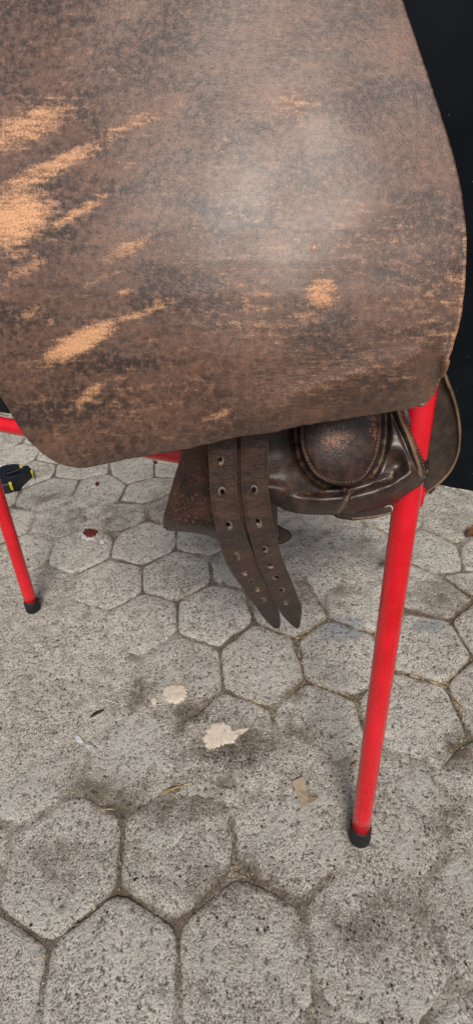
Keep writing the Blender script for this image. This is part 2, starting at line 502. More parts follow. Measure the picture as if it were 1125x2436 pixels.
# ------------------------------------------------------------------ the ground and its paving stones
UNIT = 0.18
YAW, TX, TY = 0.07621, 2.01681, -5.07139
def lat(a, b):
    X = a * math.cos(YAW) + b * math.sin(YAW); V = -a * math.sin(YAW) + b * math.cos(YAW)
    return np.array([(X - TX) * UNIT, (-V - TY) * UNIT])
R3 = 1 / math.sqrt(3); H3 = math.sqrt(3) / 2
def centre(i, j): return (i + (j % 2) * .5, j * H3)
OFF = {'T': (0, -R3), 'UR': (.5, -R3 / 2), 'LR': (.5, R3 / 2), 'B': (0, R3), 'LL': (-.5, R3 / 2), 'UL': (-.5, -R3 / 2)}
seen = [(0, 0, 'UL', 174, 1369), (0, 0, 'T', 260, 1327), (0, 0, 'UR', 337, 1344), (0, 0, 'LR', 339, 1408), (0, 0, 'B', 251, 1462),
        (1, 0, 'B', 422, 1426), (1, 0, 'LR', 507, 1385), (0, 1, 'LR', 421, 1507), (1, 1, 'B', 525, 1542), (1, 1, 'LR', 603, 1473),
        (1, 1, 'UR', 588, 1408), (2, 2, 'UR', 703, 1520), (2, 2, 'LR', 723, 1621), (3, 2, 'UR', 893, 1510), (3, 2, 'LR', 930, 1592),
        (3, 2, 'B', 849, 1665), (2, 3, 'UL', 650, 1683), (3, 3, 'UR', 1062, 1626), (3, 3, 'LR', 1120, 1757), (2, 3, 'LR', 872, 1760),
        (0, 3, 'UL', 226, 1747), (0, 3, 'T', 331, 1677), (4, 3, 'T', 1126, 1562),
        (0, -3, 'UL', 302, 1154), (-1, -3, 'T', 268, 1123), (-1, -3, 'UL', 192, 1136), (0, -2, 'T', 278, 1195), (0, -3, 'T', 368, 1139),
        (4, 0, 'UL', 778, 1263), (4, 0, 'LL', 772, 1304), (5, 0, 'UL', 922, 1268), (5, 0, 'LL', 913, 1322), (5, 0, 'T', 1019, 1257),
        (6, 0, 'UL', 1096, 1309), (6, 0, 'LL', 1085, 1367), (4, 0, 'T', 864, 1231), (3, 0, 'LL', 640, 1330)]
A0, RES = [], []
for i, j, k, px, py in seen:
    c = centre(i, j); p = lat(c[0] + OFF[k][0], c[1] + OFF[k][1])
    A0.append(p); RES.append(on_z(px, py)[:2] - p)
A0 = np.array(A0); RES = np.array(RES)
def warp(p):
    d2 = ((A0 - p) ** 2).sum(1); wg = np.exp(-d2 / (2 * .055 ** 2))
    return p + (wg[:, None] * RES).sum(0) / (wg.sum() + .25)

DIRT_PX = [(560, 1770, 150, 70, .8), (450, 1690, 80, 50, .7), (250, 1880, 120, 40, .75), (400, 1920, 130, 50, .8), (940, 1320, 60, 20, .7), (690, 1650, 60, 30, .6), (470, 1890, 190, 60, 0.80), (700, 1770, 70, 110, 0.72), (300, 1900, 110, 50, 0.65), (560, 1800, 120, 60, 0.65), (430, 1680, 80, 50, 0.58),
           (760, 1400, 130, 60, 0.72), (1040, 1420, 90, 50, 0.72), (620, 1420, 70, 60, 0.51), (330, 1640, 60, 50, 0.65), (1090, 1800, 60, 60, 0.87),
           (230, 1230, 140, 60, 0.65), (60, 1640, 60, 30, 0.58), (1080, 1950, 80, 80, 0.72), (120, 1190, 80, 30, 0.65), (540, 2100, 260, 120, 0.58),
           (900, 2200, 200, 120, 0.65), (130, 2050, 160, 90, 0.58), (380, 1210, 60, 40, 0.58), (860, 1285, 40, 15, 0.65)]
SMEAR_PX = [(815, 1495, 75, 42, .9), (1010, 1488, 75, 22, .85), (770, 1540, 25, 20, .6)]
MOULD_PX = [(560, 1790, 150, 80, .85), (470, 1700, 90, 50, .85), (330, 1640, 40, 40, .7), (520, 1700, 130, 75, 0.74), (600, 1790, 120, 70, 0.66), (450, 1640, 70, 50, 0.60), (420, 1890, 120, 60, 0.48), (1070, 1930, 70, 90, 0.60),
            (720, 1900, 90, 70, 0.48), (600, 2080, 300, 160, 0.48)]
def blobs(px, py, L):
    v = 0.0
    for cx, cy, rx, ry, wt in L:
        q = ((px - cx) / rx) ** 2 + ((py - cy) / ry) ** 2
        if q < 6: v = max(v, wt * math.exp(-q * .8))
    return v
def to_px(x, y, z=0.0):
    d = np.array([x, y, z - CAM_H]); f = d @ FWD
    if f < .05: return (-9999.0, 9999.0)
    return CX + FPX * (d @ RT) / f, CY - FPX * (d @ UP) / f

WA, WB = on_z(1125, 1171), on_z(13, 984)          # foot of the dark wall
wdir = (WB - WA) / np.linalg.norm(WB - WA)
wnrm = np.array([-wdir[1], wdir[0], 0])           # pointing away from the viewer
if wnrm[1] < 0: wnrm = -wnrm
def wall_gap(x, y): return float((WA[:2] - np.array([x, y])) @ wnrm[:2])

def fill_level(x, y):
    """how far the joints have silted up (1 = flush)"""
    v = .5 + .9 * nz(x * 2.3 + 5, y * 2.3 - 2) + .35 * nz(x * 9, y * 9)
    px, py = to_px(x, y)
    for cx, cy, rx, ry, wt in ((150, 1590, 260, 190, .9), (400, 1830, 330, 130, .6), (200, 1240, 160, 70, .5), (760, 1370, 170, 60, .5),
                               (740, 1600, 160, 120, -.6), (1040, 1660, 120, 120, -.7), (260, 1140, 120, 40, -.6), (380, 1420, 150, 60, -.4),
                               (900, 1280, 200, 50, -.5), (570, 1900, 400, 90, .3), (1080, 1400, 60, 60, -.3)):
        q = ((px - cx) / rx) ** 2 + ((py - cy) / ry) ** 2
        if q < 5: v += wt * math.exp(-q)
    return min(1, max(0, v))

# soil sheet: fine in view, one wide skirt out to the horizon
xs = np.arange(-1.62, 1.78, .013); ys = np.arange(-.42, 2.55, .013)
SV, SW = [], []
for y in ys:
    for x in xs:
        f = fill_level(x, y)
        SV.append((x, y, -.0085 + .0092 * f + .0014 * nz(x * 60, y * 60) + .001 * nz(x * 170, y * 170, 3)))
        SW.append((1.1 - .75 * f + .15 * nz(x * 30, y * 30, 8), 0, 0))
nx_, ny_ = len(xs), len(ys)
SF = [(r * nx_ + c, r * nx_ + c + 1, (r + 1) * nx_ + c + 1, (r + 1) * nx_ + c) for r in range(ny_ - 1) for c in range(nx_ - 1)]
b0 = len(SV)
edge = [(0, 0), (nx_ - 1, 0), (nx_ - 1, ny_ - 1), (0, ny_ - 1)]
for (sx, sy) in ((-150, -150), (150, -150), (150, 150), (-150, 150)):
    SV.append((sx, sy, -.006)); SW.append((.7, 0, 0))
rows = [[c for c in range(nx_)], [r * nx_ + nx_ - 1 for r in range(ny_)], [(ny_ - 1) * nx_ + c for c in range(nx_ - 1, -1, -1)], [r * nx_ for r in range(ny_ - 1, -1, -1)]]
for q, e in enumerate(rows):
    SF.append((b0 + q, b0 + (q + 1) % 4) + tuple(e[::-1]))
ground = obj('ground', SV, SF, M['soil'], wear=np.array(SW), kind='structure')

joints = []            # joint segments, for the chaff
count = 0
for j in range(-9, 8):
    for i in range(-8, 11):
        c0 = centre(i, j)
        corners = [warp(lat(c0[0] + OFF[k][0], c0[1] + OFF[k][1])) for k in ('T', 'UR', 'LR', 'B', 'LL', 'UL')]
        C = np.mean(corners, 0)
        if not (-1.5 < C[0] < 1.62 and -.42 < C[1] < 2.4): continue
        if wall_gap(*C) < -.05: continue
        px, py = to_px(*C)
        if px < -900 or px > 2100 or py > 4200: continue
        for a in range(6): joints.append((corners[a], corners[(a + 1) % 6]))
        near = py > 1230 and -60 < px < 1190 and py < 2560
        nseg = 72 if near else 36
        rnd = random.Random(i * 131 + j)
        tilt = (rnd.uniform(-.012, .012), rnd.uniform(-.012, .012)); dz = rnd.uniform(-.0012, .0016)
        ring = []
        for s in range(nseg):
            f = s / nseg * 6; a = int(f); u = f - a
            p = corners[a] * (1 - u) + corners[(a + 1) % 6] * u
            d = p - C; L = np.linalg.norm(d); d = d / L
            corner = min(u, 1 - u)                      # corners worn round
            L -= .0008 + .0042 * math.exp(-(corner / .10) ** 2) + .0085 * max(0, nz(p[0] * 13, p[1] * 13, 4)) + .006 * max(0, nz(p[0] * 45, p[1] * 45, 14) - .25)
            L += .0018 * nz(p[0] * 38, p[1] * 38, i + j * 7) + .0016 * nz(p[0] * 120, p[1] * 120, i * 3)
            ring.append((d, L))
        V, W_ = [], []
        prof = [(.30, 0, 0), (.58, 0, 0), (.80, -.0001, .0), (.89, -.0008, .10), (.95, -.0022, .26), (.98, -.0042, .58), (1.0, -.0085, .98), (1.004, -.045, 1.0)]
        def add(x, y, z, e):
            rx, ry = x - C[0], y - C[1]
            z = z + dz + tilt[0] * rx + tilt[1] * ry + .0011 * nz(x * 28, y * 28, 1) * (1 if e < 1 else 0) + .0007 * nz(x * 90, y * 90, 2)
            qx, qy = to_px(x, y); fl = fill_level(x, y) if e > 0 else 0
            W_.append((e * (.85 - .65 * fl) + blobs(qx, qy, DIRT_PX), blobs(qx, qy, SMEAR_PX), blobs(qx, qy, MOULD_PX)))
            V.append((x, y, z))
        add(C[0], C[1], 0, 0)
        for fr, z, e in prof:
            for d, L in ring:
                p = C + d * L * fr; add(p[0], p[1], z, e)
        F = [(0, 1 + s, 1 + (s + 1) % nseg) for s in range(nseg)]
        for r in range(len(prof) - 1):
            for s in range(nseg):
                a, b = 1 + r * nseg + s, 1 + r * nseg + (s + 1) % nseg
                F.append((a, a + nseg, b + nseg, b))
        obj('paving_stone', V, F, M['paver'], ground, wear=np.clip(np.array(W_), 0, 1.3))
        count += 1
print('paving stones', count)

# ------------------------------------------------------------------ dark wall behind
def wall():
    root = empty('painted_wall', WA, label='dark navy painted wall along the back with a chipped lower edge', cat='wall')
    a = WA - wdir * 1.6; b = WA + wdir * 3.4
    n = 240; V = []
    for s in range(n + 1):
        p = a + (b - a) * s / n
        e = .006 + .005 * nz(s * .5, 1.7) + .004 * nz(s * 1.7, 4)
        V += [tuple(p + np.array([0, 0, max(.001, e)])), tuple(p + np.array([0, 0, 2.4])),
              tuple(p + wnrm * .12 + np.array([0, 0, 2.4])), tuple(p + wnrm * .12 + np.array([0, 0, max(.001, e)]))]
    F = []
    for s in range(n):
        for k in range(4):
            q, r = s * 4 + k, s * 4 + (k + 1) % 4
            F.append((q, r, r + 4, q + 4))
    F += [(0, 3, 2, 1), (n * 4, n * 4 + 1, n * 4 + 2, n * 4 + 3)]
    obj('wall_face', V, F, M['wall'], root, smooth=False)
    # flaking limewash line where the paint stops
    V, F = [], []
    for s in range(n * 2 + 1):
        p = a + (b - a) * s / (n * 2)
        wdt = .001 + .007 * nz(s * .35, 9) + .005 * nz(s * 1.1, 2)
        wdt = max(.001, wdt)
        V += [tuple(p - wnrm * wdt + np.array([0, 0, .0006])), tuple(p - wnrm * .001 + np.array([0, 0, .004 + .003 * nz(s * .8, 6)])),
              tuple(p + wnrm * .004 + np.array([0, 0, .0055])), tuple(p + wnrm * .004 + np.array([0, 0, -.02])), tuple(p - wnrm * wdt + np.array([0, 0, -.02]))]
    for s in range(n * 2):
        for k in range(5):
            q, r = s * 5 + k, s * 5 + (k + 1) % 5
            F.append((q, r, r + 5, q + 5))
    obj('chipped_edge', V, F, M['limew'], root)
wall()

# ------------------------------------------------------------------ red saddle stand
def line_y(p0, p1, y0, y1, n):  # points between two sightings at given forward distances
    a, b = on_y(*p0, y0), on_y(*p1, y1)
    return [a + (b - a) * t for t in np.linspace(0, 1, n)]

def stand():
    foot = on_z(854, 1996)
    root = empty('saddle_stand', foot * [1, 1, 0], label='red painted tubular metal stand with black rubber feet carrying the leather saddle', cat='saddle stand')
    up = on_y(967, 1190, foot[1] + .115)
    d = (up - foot); d /= np.linalg.norm(d)
    top = foot + d * (.795 / d[2])
    rearfoot = on_z(80, 1452)
    rup = on_y(13, 1238, rearfoot[1] + .03)
    d2 = rup - rearfoot; d2 /= np.linalg.norm(d2)
    rtop = rearfoot + d2 * (.795 / d2[2])
    farfoot = on_z(946, 1352)
    ftop = top + np.array([.0, .06, 0])
    rfarfoot = np.array([rtop[0] - .34, rtop[1] + .22, 0]); rftop = rtop + np.array([-.02, .05, 0])
    R = .0142
    def leg(f, t, n=14):
        u = (t - f) / np.linalg.norm(t - f)
        V, F = tube([f + u * .012 + (t - f - u * .012) * k / n for k in range(n + 1)], R, 24)
        o = obj('leg', V, F, M['red'], root)
        V, F = tube([f + u * -.0, f + u * .002, f + u * .008, f + u * .030, f + u * .0325, f + u * .0325], [R * .9, R * 1.15, R * 1.22, R * 1.18, R * 1.12, R], 24)
        obj('rubber_foot', V, F, M['rubber'], o)
    leg(foot, top); leg(rearfoot, rtop); leg(farfoot, ftop); leg(rfarfoot, rftop)
    def bar(name, a, b, r=.0125):
        V, F = tube([a + (b - a) * k / 10 for k in range(11)], r, 20); obj(name, V, F, M['red'], root)
    # long brace between the near legs
    ba = foot + d * (.555 / d[2])
    bb = rearfoot + d2 * (.56 / d2[2])
    # pass through the two places where the brace shows
    s1 = on_y(13, 1011, .72); s2 = on_y(430, 1083, .60)
    dd = (s2 - s1)
    bar('brace', s1 - dd * .55, s2 + dd * 1.05)
    bar('top_rail', top, rtop, .014); bar('top_rail', ftop, rftop, .014)
    bar('cross_bar', top, ftop); bar('cross_bar', rtop, rftop)
    print('stand', foot, top, rearfoot, rtop, farfoot, s1, s2)
    return top, rtop
top, rtop = stand()

# ------------------------------------------------------------------ the saddle
sad = empty('saddle', on_y(560, 700, .42) * [1, 1, 0], label='old brown English riding saddle with scuffed flap and hanging girth straps, on the red stand', cat='saddle')

FL_TOP = [(-60, -330), (400, -345), (860, -330)]
FL_LEFT = [(-60, -330), (-100, -100), (-125, 200), (-110, 500), (-75, 760), (-22, 905), (13, 962), (59, 1036), (100, 1078)]
FL_BOT = [(100, 1078), (133, 1099), (181, 1113), (229, 1108), (320, 1089), (427, 1071), (565, 1040), (640, 1030), (720, 1013), (792, 1001), (900, 984), (952, 976), (985, 970)]
FL_RIGHT = [(860, -330), (912, -140), (985, 80), (1045, 260), (1085, 395), (1104, 500), (1110, 593), (1106, 673), (1096, 758), (1076, 828), (1054, 888), (1044, 912), (1022, 950), (985, 970)]
FLAP_POLY = FL_BOT[::-1] + FL_LEFT[::-1][1:]
BOTLINE = [(-200, 1000)] + FL_LEFT[-3:-1] + FL_BOT + [(1022, 950), (1046, 910)]

PT = [-.4, -.2, -.05, .10, .25, .35, .45, .55, .62, .70, .85, 1.0, 1.15]
PY = [.500, .470, .447, .425, .403, .389, .375, .361, .353, .347, .340, .340, .348]
def flap_y(X, Y):
    t = Y / 1000.0
    base = np.interp(t, PT, PY)
    # smooth the interpolation
    for o in (-.08, .08, -.16, .16):
        base = base + np.interp(t + o, PT, PY)
    base = base / 5
    base = base + .024 * ((X - 680) / 560) ** 2
    d = seg_dist(X, Y, BOTLINE)
    k = np.clip((X - 520) / 250, 0, 1) * np.clip((1075 - X) / 30, 0, 1)
    base = base + (.004 + .016 * k) * np.clip(1 - d / (34 + 62 * k), 0, 1) ** 1.6
    # crease across the lower front corner, and slow ripples of old leather
    cr = seg_dist(X, Y, [(700, 985), (800, 945), (900, 905), (985, 882), (1046, 898)])
    base = base + .0010 * gauss(cr / 16) - .0012 * gauss((cr - 34) / 26)
    base = base + .0012 * np.sin(X / 140 + Y / 260) * np.sin(Y / 150 - X / 310) + (.0005 * np.sin(X / 47 + 1.3 * np.sin(Y / 90)))
    return base

RUB = [(30, 520, 95, 60, -22, .85), (900, 560, 160, 90, 0, .16), (620, 760, 150, 60, 0, .22), (1000, 720, 80, 120, 0, .2), (300, 950, 200, 60, -15, .14), (70, 500, 70, 36, -30, .5), (185, 503, 80, 13, -28, .62), (190, 812, 92, 24, -29, 1.0), (150, 838, 52, 20, -32, .45), (340, 742, 78, 8, -20, .62), (385, 716, 24, 10, -12, .42),
       (308, 590, 52, 20, -22, .46), (298, 697, 28, 10, -15, .5), (72, 742, 30, 10, -28, .55), (122, 766, 12, 9, 0, .4), (212, 938, 48, 13, -36, .62),
       (60, 640, 60, 20, -32, .38), (35, 600, 40, 24, -30, .4), (746, 590, 5, 18, 12, .65), (764, 698, 38, 40, 0, .62), (738, 745, 30, 14, 0, .4), (560, 690, 45, 32, 0, .26), (628, 685, 25, 22, 0, .30),
       (520, 985, 42, 10, -22, .42), (245, 660, 60, 6, -20, .3), (600, 560, 260, 120, 0, .10), (820, 900, 200, 40, -12, .2), (1075, 700, 22, 160, 8, .25),
       (120, 400, 150, 24, -26, .6), (60, 300, 120, 40, -24, .6), (300, 300, 100, 16, -22, .4), (700, 250, 60, 40, 0, .3), (900, 870, 120, 14, -14, .25)]
PALE = [(590, 732, 40, 24, 10, .42), (650, 802, 46, 24, 20, .50), (710, 838, 60, 18, 5, .42), (636, 828, 18, 14, 0, .5), (600, 830, 40, 30, 0, .25), (110, 690, 60, 30, -30, .28), (40, 650, 30, 12, -20, .4), (640, 480, 200, 60, 0, .12), (200, 130, 90, 40, -20, .2)]
def ell(X, Y, L):
    v = np.zeros(X.shape)
    for cx, cy, rx, ry, an, wt in L:
        a = math.radians(an); dx, dy = X - cx, Y - cy
        u = (dx * math.cos(a) + dy * math.sin(a)) / rx; w_ = (-dx * math.sin(a) + dy * math.cos(a)) / ry
        q = u * u + w_ * w_
        v = np.maximum(v, wt * np.exp(-(q ** 1.6) * .7))
    return v

G = coons(FL_TOP, FL_BOT, FL_LEFT, FL_RIGHT, 275, 240)
for row in G:
    for q in row:
        nn = 1.3 * nz(q[0] / 26, q[1] / 26, 3) + .9 * nz(q[0] / 9, q[1] / 9, 5)
        q[0] += nn; q[1] += nn
X, Y = G[..., 0], G[..., 1]
P = on_y(X, Y, flap_y(X, Y))
V, F, src, flag = sheet(P, .0048, (0, 1, 0), None, .22)
rub = ell(X, Y, RUB).ravel()[src]; pale = ell(X, Y, PALE).ravel()[src]
wz = (np.clip((X - 420) / 300, 0, 1) * np.clip((Y - 740) / 160, 0, 1) * .5).ravel()[src]
UVf = (np.stack([X, Y], -1).reshape(-1, 2) / 1000.0)[src]
rd_ = seg_dist(X, Y, FL_RIGHT[5:-2])
rub = np.maximum(rub, (.5 * gauss((rd_ - 3) / 7) * np.clip((Y - 480) / 120, 0, 1)).ravel()[src])
obj('flap', V, F, M['flap'], sad, uv=UVf, wear=np.stack([rub, pale, np.where(flag > 0, 1.0, wz)], 1), label='large near flap with rubbed tan streaks')

# --- padded panel with knee pad under the front of the flap
PN_TOP = [(560, 935), (800, 900), (976, 885)]
PN_LEFT = [(560, 935), (564, 1050), (572, 1130), (596, 1190)]
PN_BOT = [(596, 1190), (648, 1200), (676, 1213), (712, 1222), (765, 1225), (840, 1222), (900, 1209), (945, 1190), (985, 1165)]
PN_RIGHT = [(976, 885), (990, 955), (1004, 1012), (1014, 1068), (1020, 1105), (1013, 1135), (1002, 1153), (985, 1165)]
PANEL_EDGE = PN_LEFT[1:] + PN_BOT[1:] + PN_RIGHT[::-1][1:]
PAD = [(712, 960), (710, 1015), (714, 1062), (728, 1104), (752, 1135), (788, 1153), (825, 1157), (858, 1147), (882, 1122), (900, 1085), (909, 1040), (910, 1000), (908, 955)]
PADS = [tuple(p) for p in spline(PAD, 60)]
RIDGE = [tuple(p) for p in spline([(938, 940), (950, 990), (970, 1035), (988, 1080), (1000, 1118), (1001, 1130)], 30)]
def TILT(Y): return .042 * (1110 - Y) / 220 - .012 * np.clip((Y - 1150) / 70, 0, 1) * 0
def panel_y(X, Y):
    d = seg_dist(X, Y, PANEL_EDGE)
    k = np.clip((d + 3) / 53, 0, 1)
    h = .021 * np.clip(1 - (1 - k) ** 2, 0, 1) ** .62
    roll = gauss((d - 36) / 20) * np.clip((Y - 1040) / 80, 0, 1)
    h = h + .006 * roll
    pd = seg_dist(X, Y, PADS); ins = inside(X, Y, [(712, 880)] + PADS + [(908, 880)])
    sdp = np.where(ins, -pd, pd)
    h = h - .0065 * gauss((sdp - 8) / 9) - .003 * gauss((sdp - 20) / 26)
    h = h - .0026 * gauss(seg_dist(X, Y, [(690, 1176), (735, 1170), (770, 1170), (800, 1166)]) / 11)
    h = h - .0036 * gauss(seg_dist(X, Y, [(868, 1146), (900, 1143), (932, 1136)]) / 10)
    h = h - .0022 * gauss(seg_dist(X, Y, [(838, 1162), (822, 1192), (806, 1222)]) / 5)
    h = h - .0045 * gauss(np.hypot(X - 945, Y - 1105) / 26) - .003 * gauss(np.hypot(X - 900, Y - 1172) / 22) * .6
    h = h + .003 * gauss(np.hypot(X - 930, Y - 1060) / 22)
    rd = seg_dist(X, Y, RIDGE)
    h = h + .0042 * gauss(rd / 6) - .0022 * gauss((rd - 14) / 6)
    h = h + .0012 * np.sin(X / 23 + Y / 31) * np.sin(Y / 19 - X / 57)
    return .412 - h + TILT(Y), sdp, d, rd
G = coons(PN_TOP, PN_BOT, PN_LEFT, PN_RIGHT, 170, 200)
X, Y = G[..., 0], G[..., 1]
yy, sdp, dE, rd = panel_y(X, Y)
P = on_y(X, Y, yy)
V, F, src, flag = sheet(P, .006, (0, 1, 0), (0, .012, .001), 0.0)
tan = .62 * gauss((sdp - 8) / 8) + 1.15 * gauss(rd / 6) + .40 * gauss(seg_dist(X, Y, [(690, 1172), (750, 1172), (800, 1168)]) / 5) \
    + .7 * gauss(seg_dist(X, Y, [(868, 1146), (900, 1143), (932, 1136)]) / 6) + .6 * gauss(seg_dist(X, Y, [(838, 1162), (822, 1192), (806, 1222)]) / 5) \
    + .25 * gauss((dE - 20) / 22) * (X < 990)
UVp = (np.stack([X, Y], -1).reshape(-1, 2) / 1000.0)
panel = obj('knee_roll_panel', V, F, M['panel'], sad, uv=UVp[src], wear=np.stack([np.clip(tan, 0, 1).ravel()[src], 0 * tan.ravel()[src], np.clip((720 - X) / 60, 0, 1).ravel()[src]], 1),
            label='padded dark brown panel with a raised half round knee pad')
# back of the padding
bk = P.copy(); bk[..., 1] = np.maximum(P[..., 1] + .012, .430)
# knee pad
G = coons([(712, 945), (810, 935), (908, 945)], [(754, 1136), (790, 1153), (825, 1156), (856, 1147), (880, 1124)], [(712, 945), (711, 1015), (716, 1062), (730, 1104), (754, 1136)],
          [(908, 945), (910, 1000), (908, 1040), (899, 1085), (880, 1124)], 90, 90)
X, Y = G[..., 0], G[..., 1]
edge = seg_dist(X, Y, PADS)
def pad_y(X, Y):
    e = seg_dist(X, Y, PADS)
    k = np.clip((e + 3) / 100, 0, 1)
    return .412 + TILT(Y) - .0195 - .0055 * np.clip(e / 4, 0, 1) ** .5 - .0145 * np.sqrt(np.clip(1 - (1 - k) ** 2, 0, 1)) + .0016 * gauss((e - 9) / 4)
P = on_y(X, Y, pad_y(X, Y))
V, F, src, flag = sheet(P, .005, (0, 1, 0), (0, .006, 0), 0.0)
red = np.maximum(.85 * np.exp(-(((X - 795) / 50) ** 2 + ((Y - 1040) / 38) ** 2)), .8 * gauss((X - 888) / 16) * np.clip((1085 - Y) / 60, 0, 1))
red = np.maximum(red, .5 * gauss((X - 722) / 10) * np.clip((1080 - Y) / 50, 0, 1))
tan = .35 * gauss((edge - 9) / 5)
obj('knee_pad', V, F, M['panel'], panel, uv=(np.stack([X, Y], -1).reshape(-1, 2) / 1000)[src], wear=np.stack([tan.ravel()[src], red.ravel()[src], 0 * tan.ravel()[src]], 1), label='raised half round pad with rubbed reddish speckles')
# stitching round the pad and along the seam of the roll
def stitches(path, yfun, ln, rad, step):
    parts = []
    q = spline(path, int(sum(math.dist(a, b) for a, b in zip(path[:-1], path[1:])) / step))
    for a, b in zip(q[:-1], q[1:]):
        m = (a + b) / 2; t = (b - a) / np.linalg.norm(b - a)
        pts = [m - t * ln / 2, m - t * ln * .25, m + t * ln * .25, m + t * ln / 2]
        off = (.0002, -.0007, -.0007, .0002)
        pp = [on_y(p[0], p[1], float(yfun(np.array([[p[0]]]), np.array([[p[1]]]))[0, 0]) + o) for p, o in zip(pts, off)]
        parts.append(tube(pp, [rad * .6, rad, rad, rad * .6], 6))
    return merge(parts)
inner = []
cxy = np.array([812, 1010])
for p in spline(PAD, 60)[6:-5]:
    v = cxy - p; inner.append(tuple(p + v / np.linalg.norm(v) * 10))
V, F = stitches(inner, pad_y, 5.6, .00062, 8)
obj('stitching', V, F, M['thread'], panel, kind='stuff')
seam = [(p[0] + 9, p[1] - 3) for p in RIDGE[2:]]
V, F = stitches(seam, lambda a, b: panel_y(a, b)[0], 5.6, .00062, 8)
obj('stitching', V, F, M['thread'], panel, kind='stuff')
tp = [on_y(px, py, .405) for px, py in ((915, 1206), (922, 1204), (929, 1203), (933, 1208), (933, 1217))]
V, F = tube(tp, .0007, 6); obj('loose_thread', V, F, M['white'], panel)

# --- buckle guard behind the straps
G = coons([(448, 1000), (570, 990), (690, 985)], [(397, 1262), (440, 1266), (480, 1271), (520, 1281), (600, 1288), (668, 1289)],
          [(448, 1000), (436, 1072), (412, 1155), (392, 1238), (391, 1254), (397, 1262)], [(690, 985), (668, 1100), (660, 1200), (662, 1262), (668, 1289)], 90, 90)
X, Y = G[..., 0], G[..., 1]
e = seg_dist(X, Y, [(391, 1252), (397, 1262), (480, 1271), (520, 1281), (600, 1288), (668, 1289)])
gy = .402 + .012 * np.clip((1130 - Y) / 120, 0, 1) * -1 * 0 + .026 * np.clip(1 - e / 26, 0, 1) ** 2 + .010 * gauss((X - 392) / 40) + .05 * np.clip((X - 560) / 110, 0, 1) ** 2
P = on_y(X, Y, gy)
V, F, src, flag = sheet(P, .005, (0, 1, 0))
wr = (.9 * np.exp(-(((X - 455) / 45) ** 2 + ((Y - 1080) / 60) ** 2)) + .5 * gauss((X - 415) / 16)).ravel()
wr3 = np.stack([wr, wr * 0, wr * 0], 1)[src]
obj('buckle_guard', V, F, M['guard'], sad, uv=(np.stack([X, Y], -1).reshape(-1, 2) / 1000)[src], wear=wr3, label='dark reddish crazed leather guard behind the straps')
# pointed leather end showing right of the straps
G = coons([(600, 1235), (650, 1248), (684, 1266)], [(600, 1296), (650, 1294), (676, 1288)], [(600, 1235), (598, 1265), (600, 1296)], [(684, 1266), (691, 1276), (676, 1288)], 20, 30)
X, Y = G[..., 0], G[..., 1]
V, F, src, flag = sheet(on_y(X, Y, .455 + .02 * (1296 - Y) / 60), .005, (0, 1, 0))
obj('point_end', V, F, M['far'], sad)

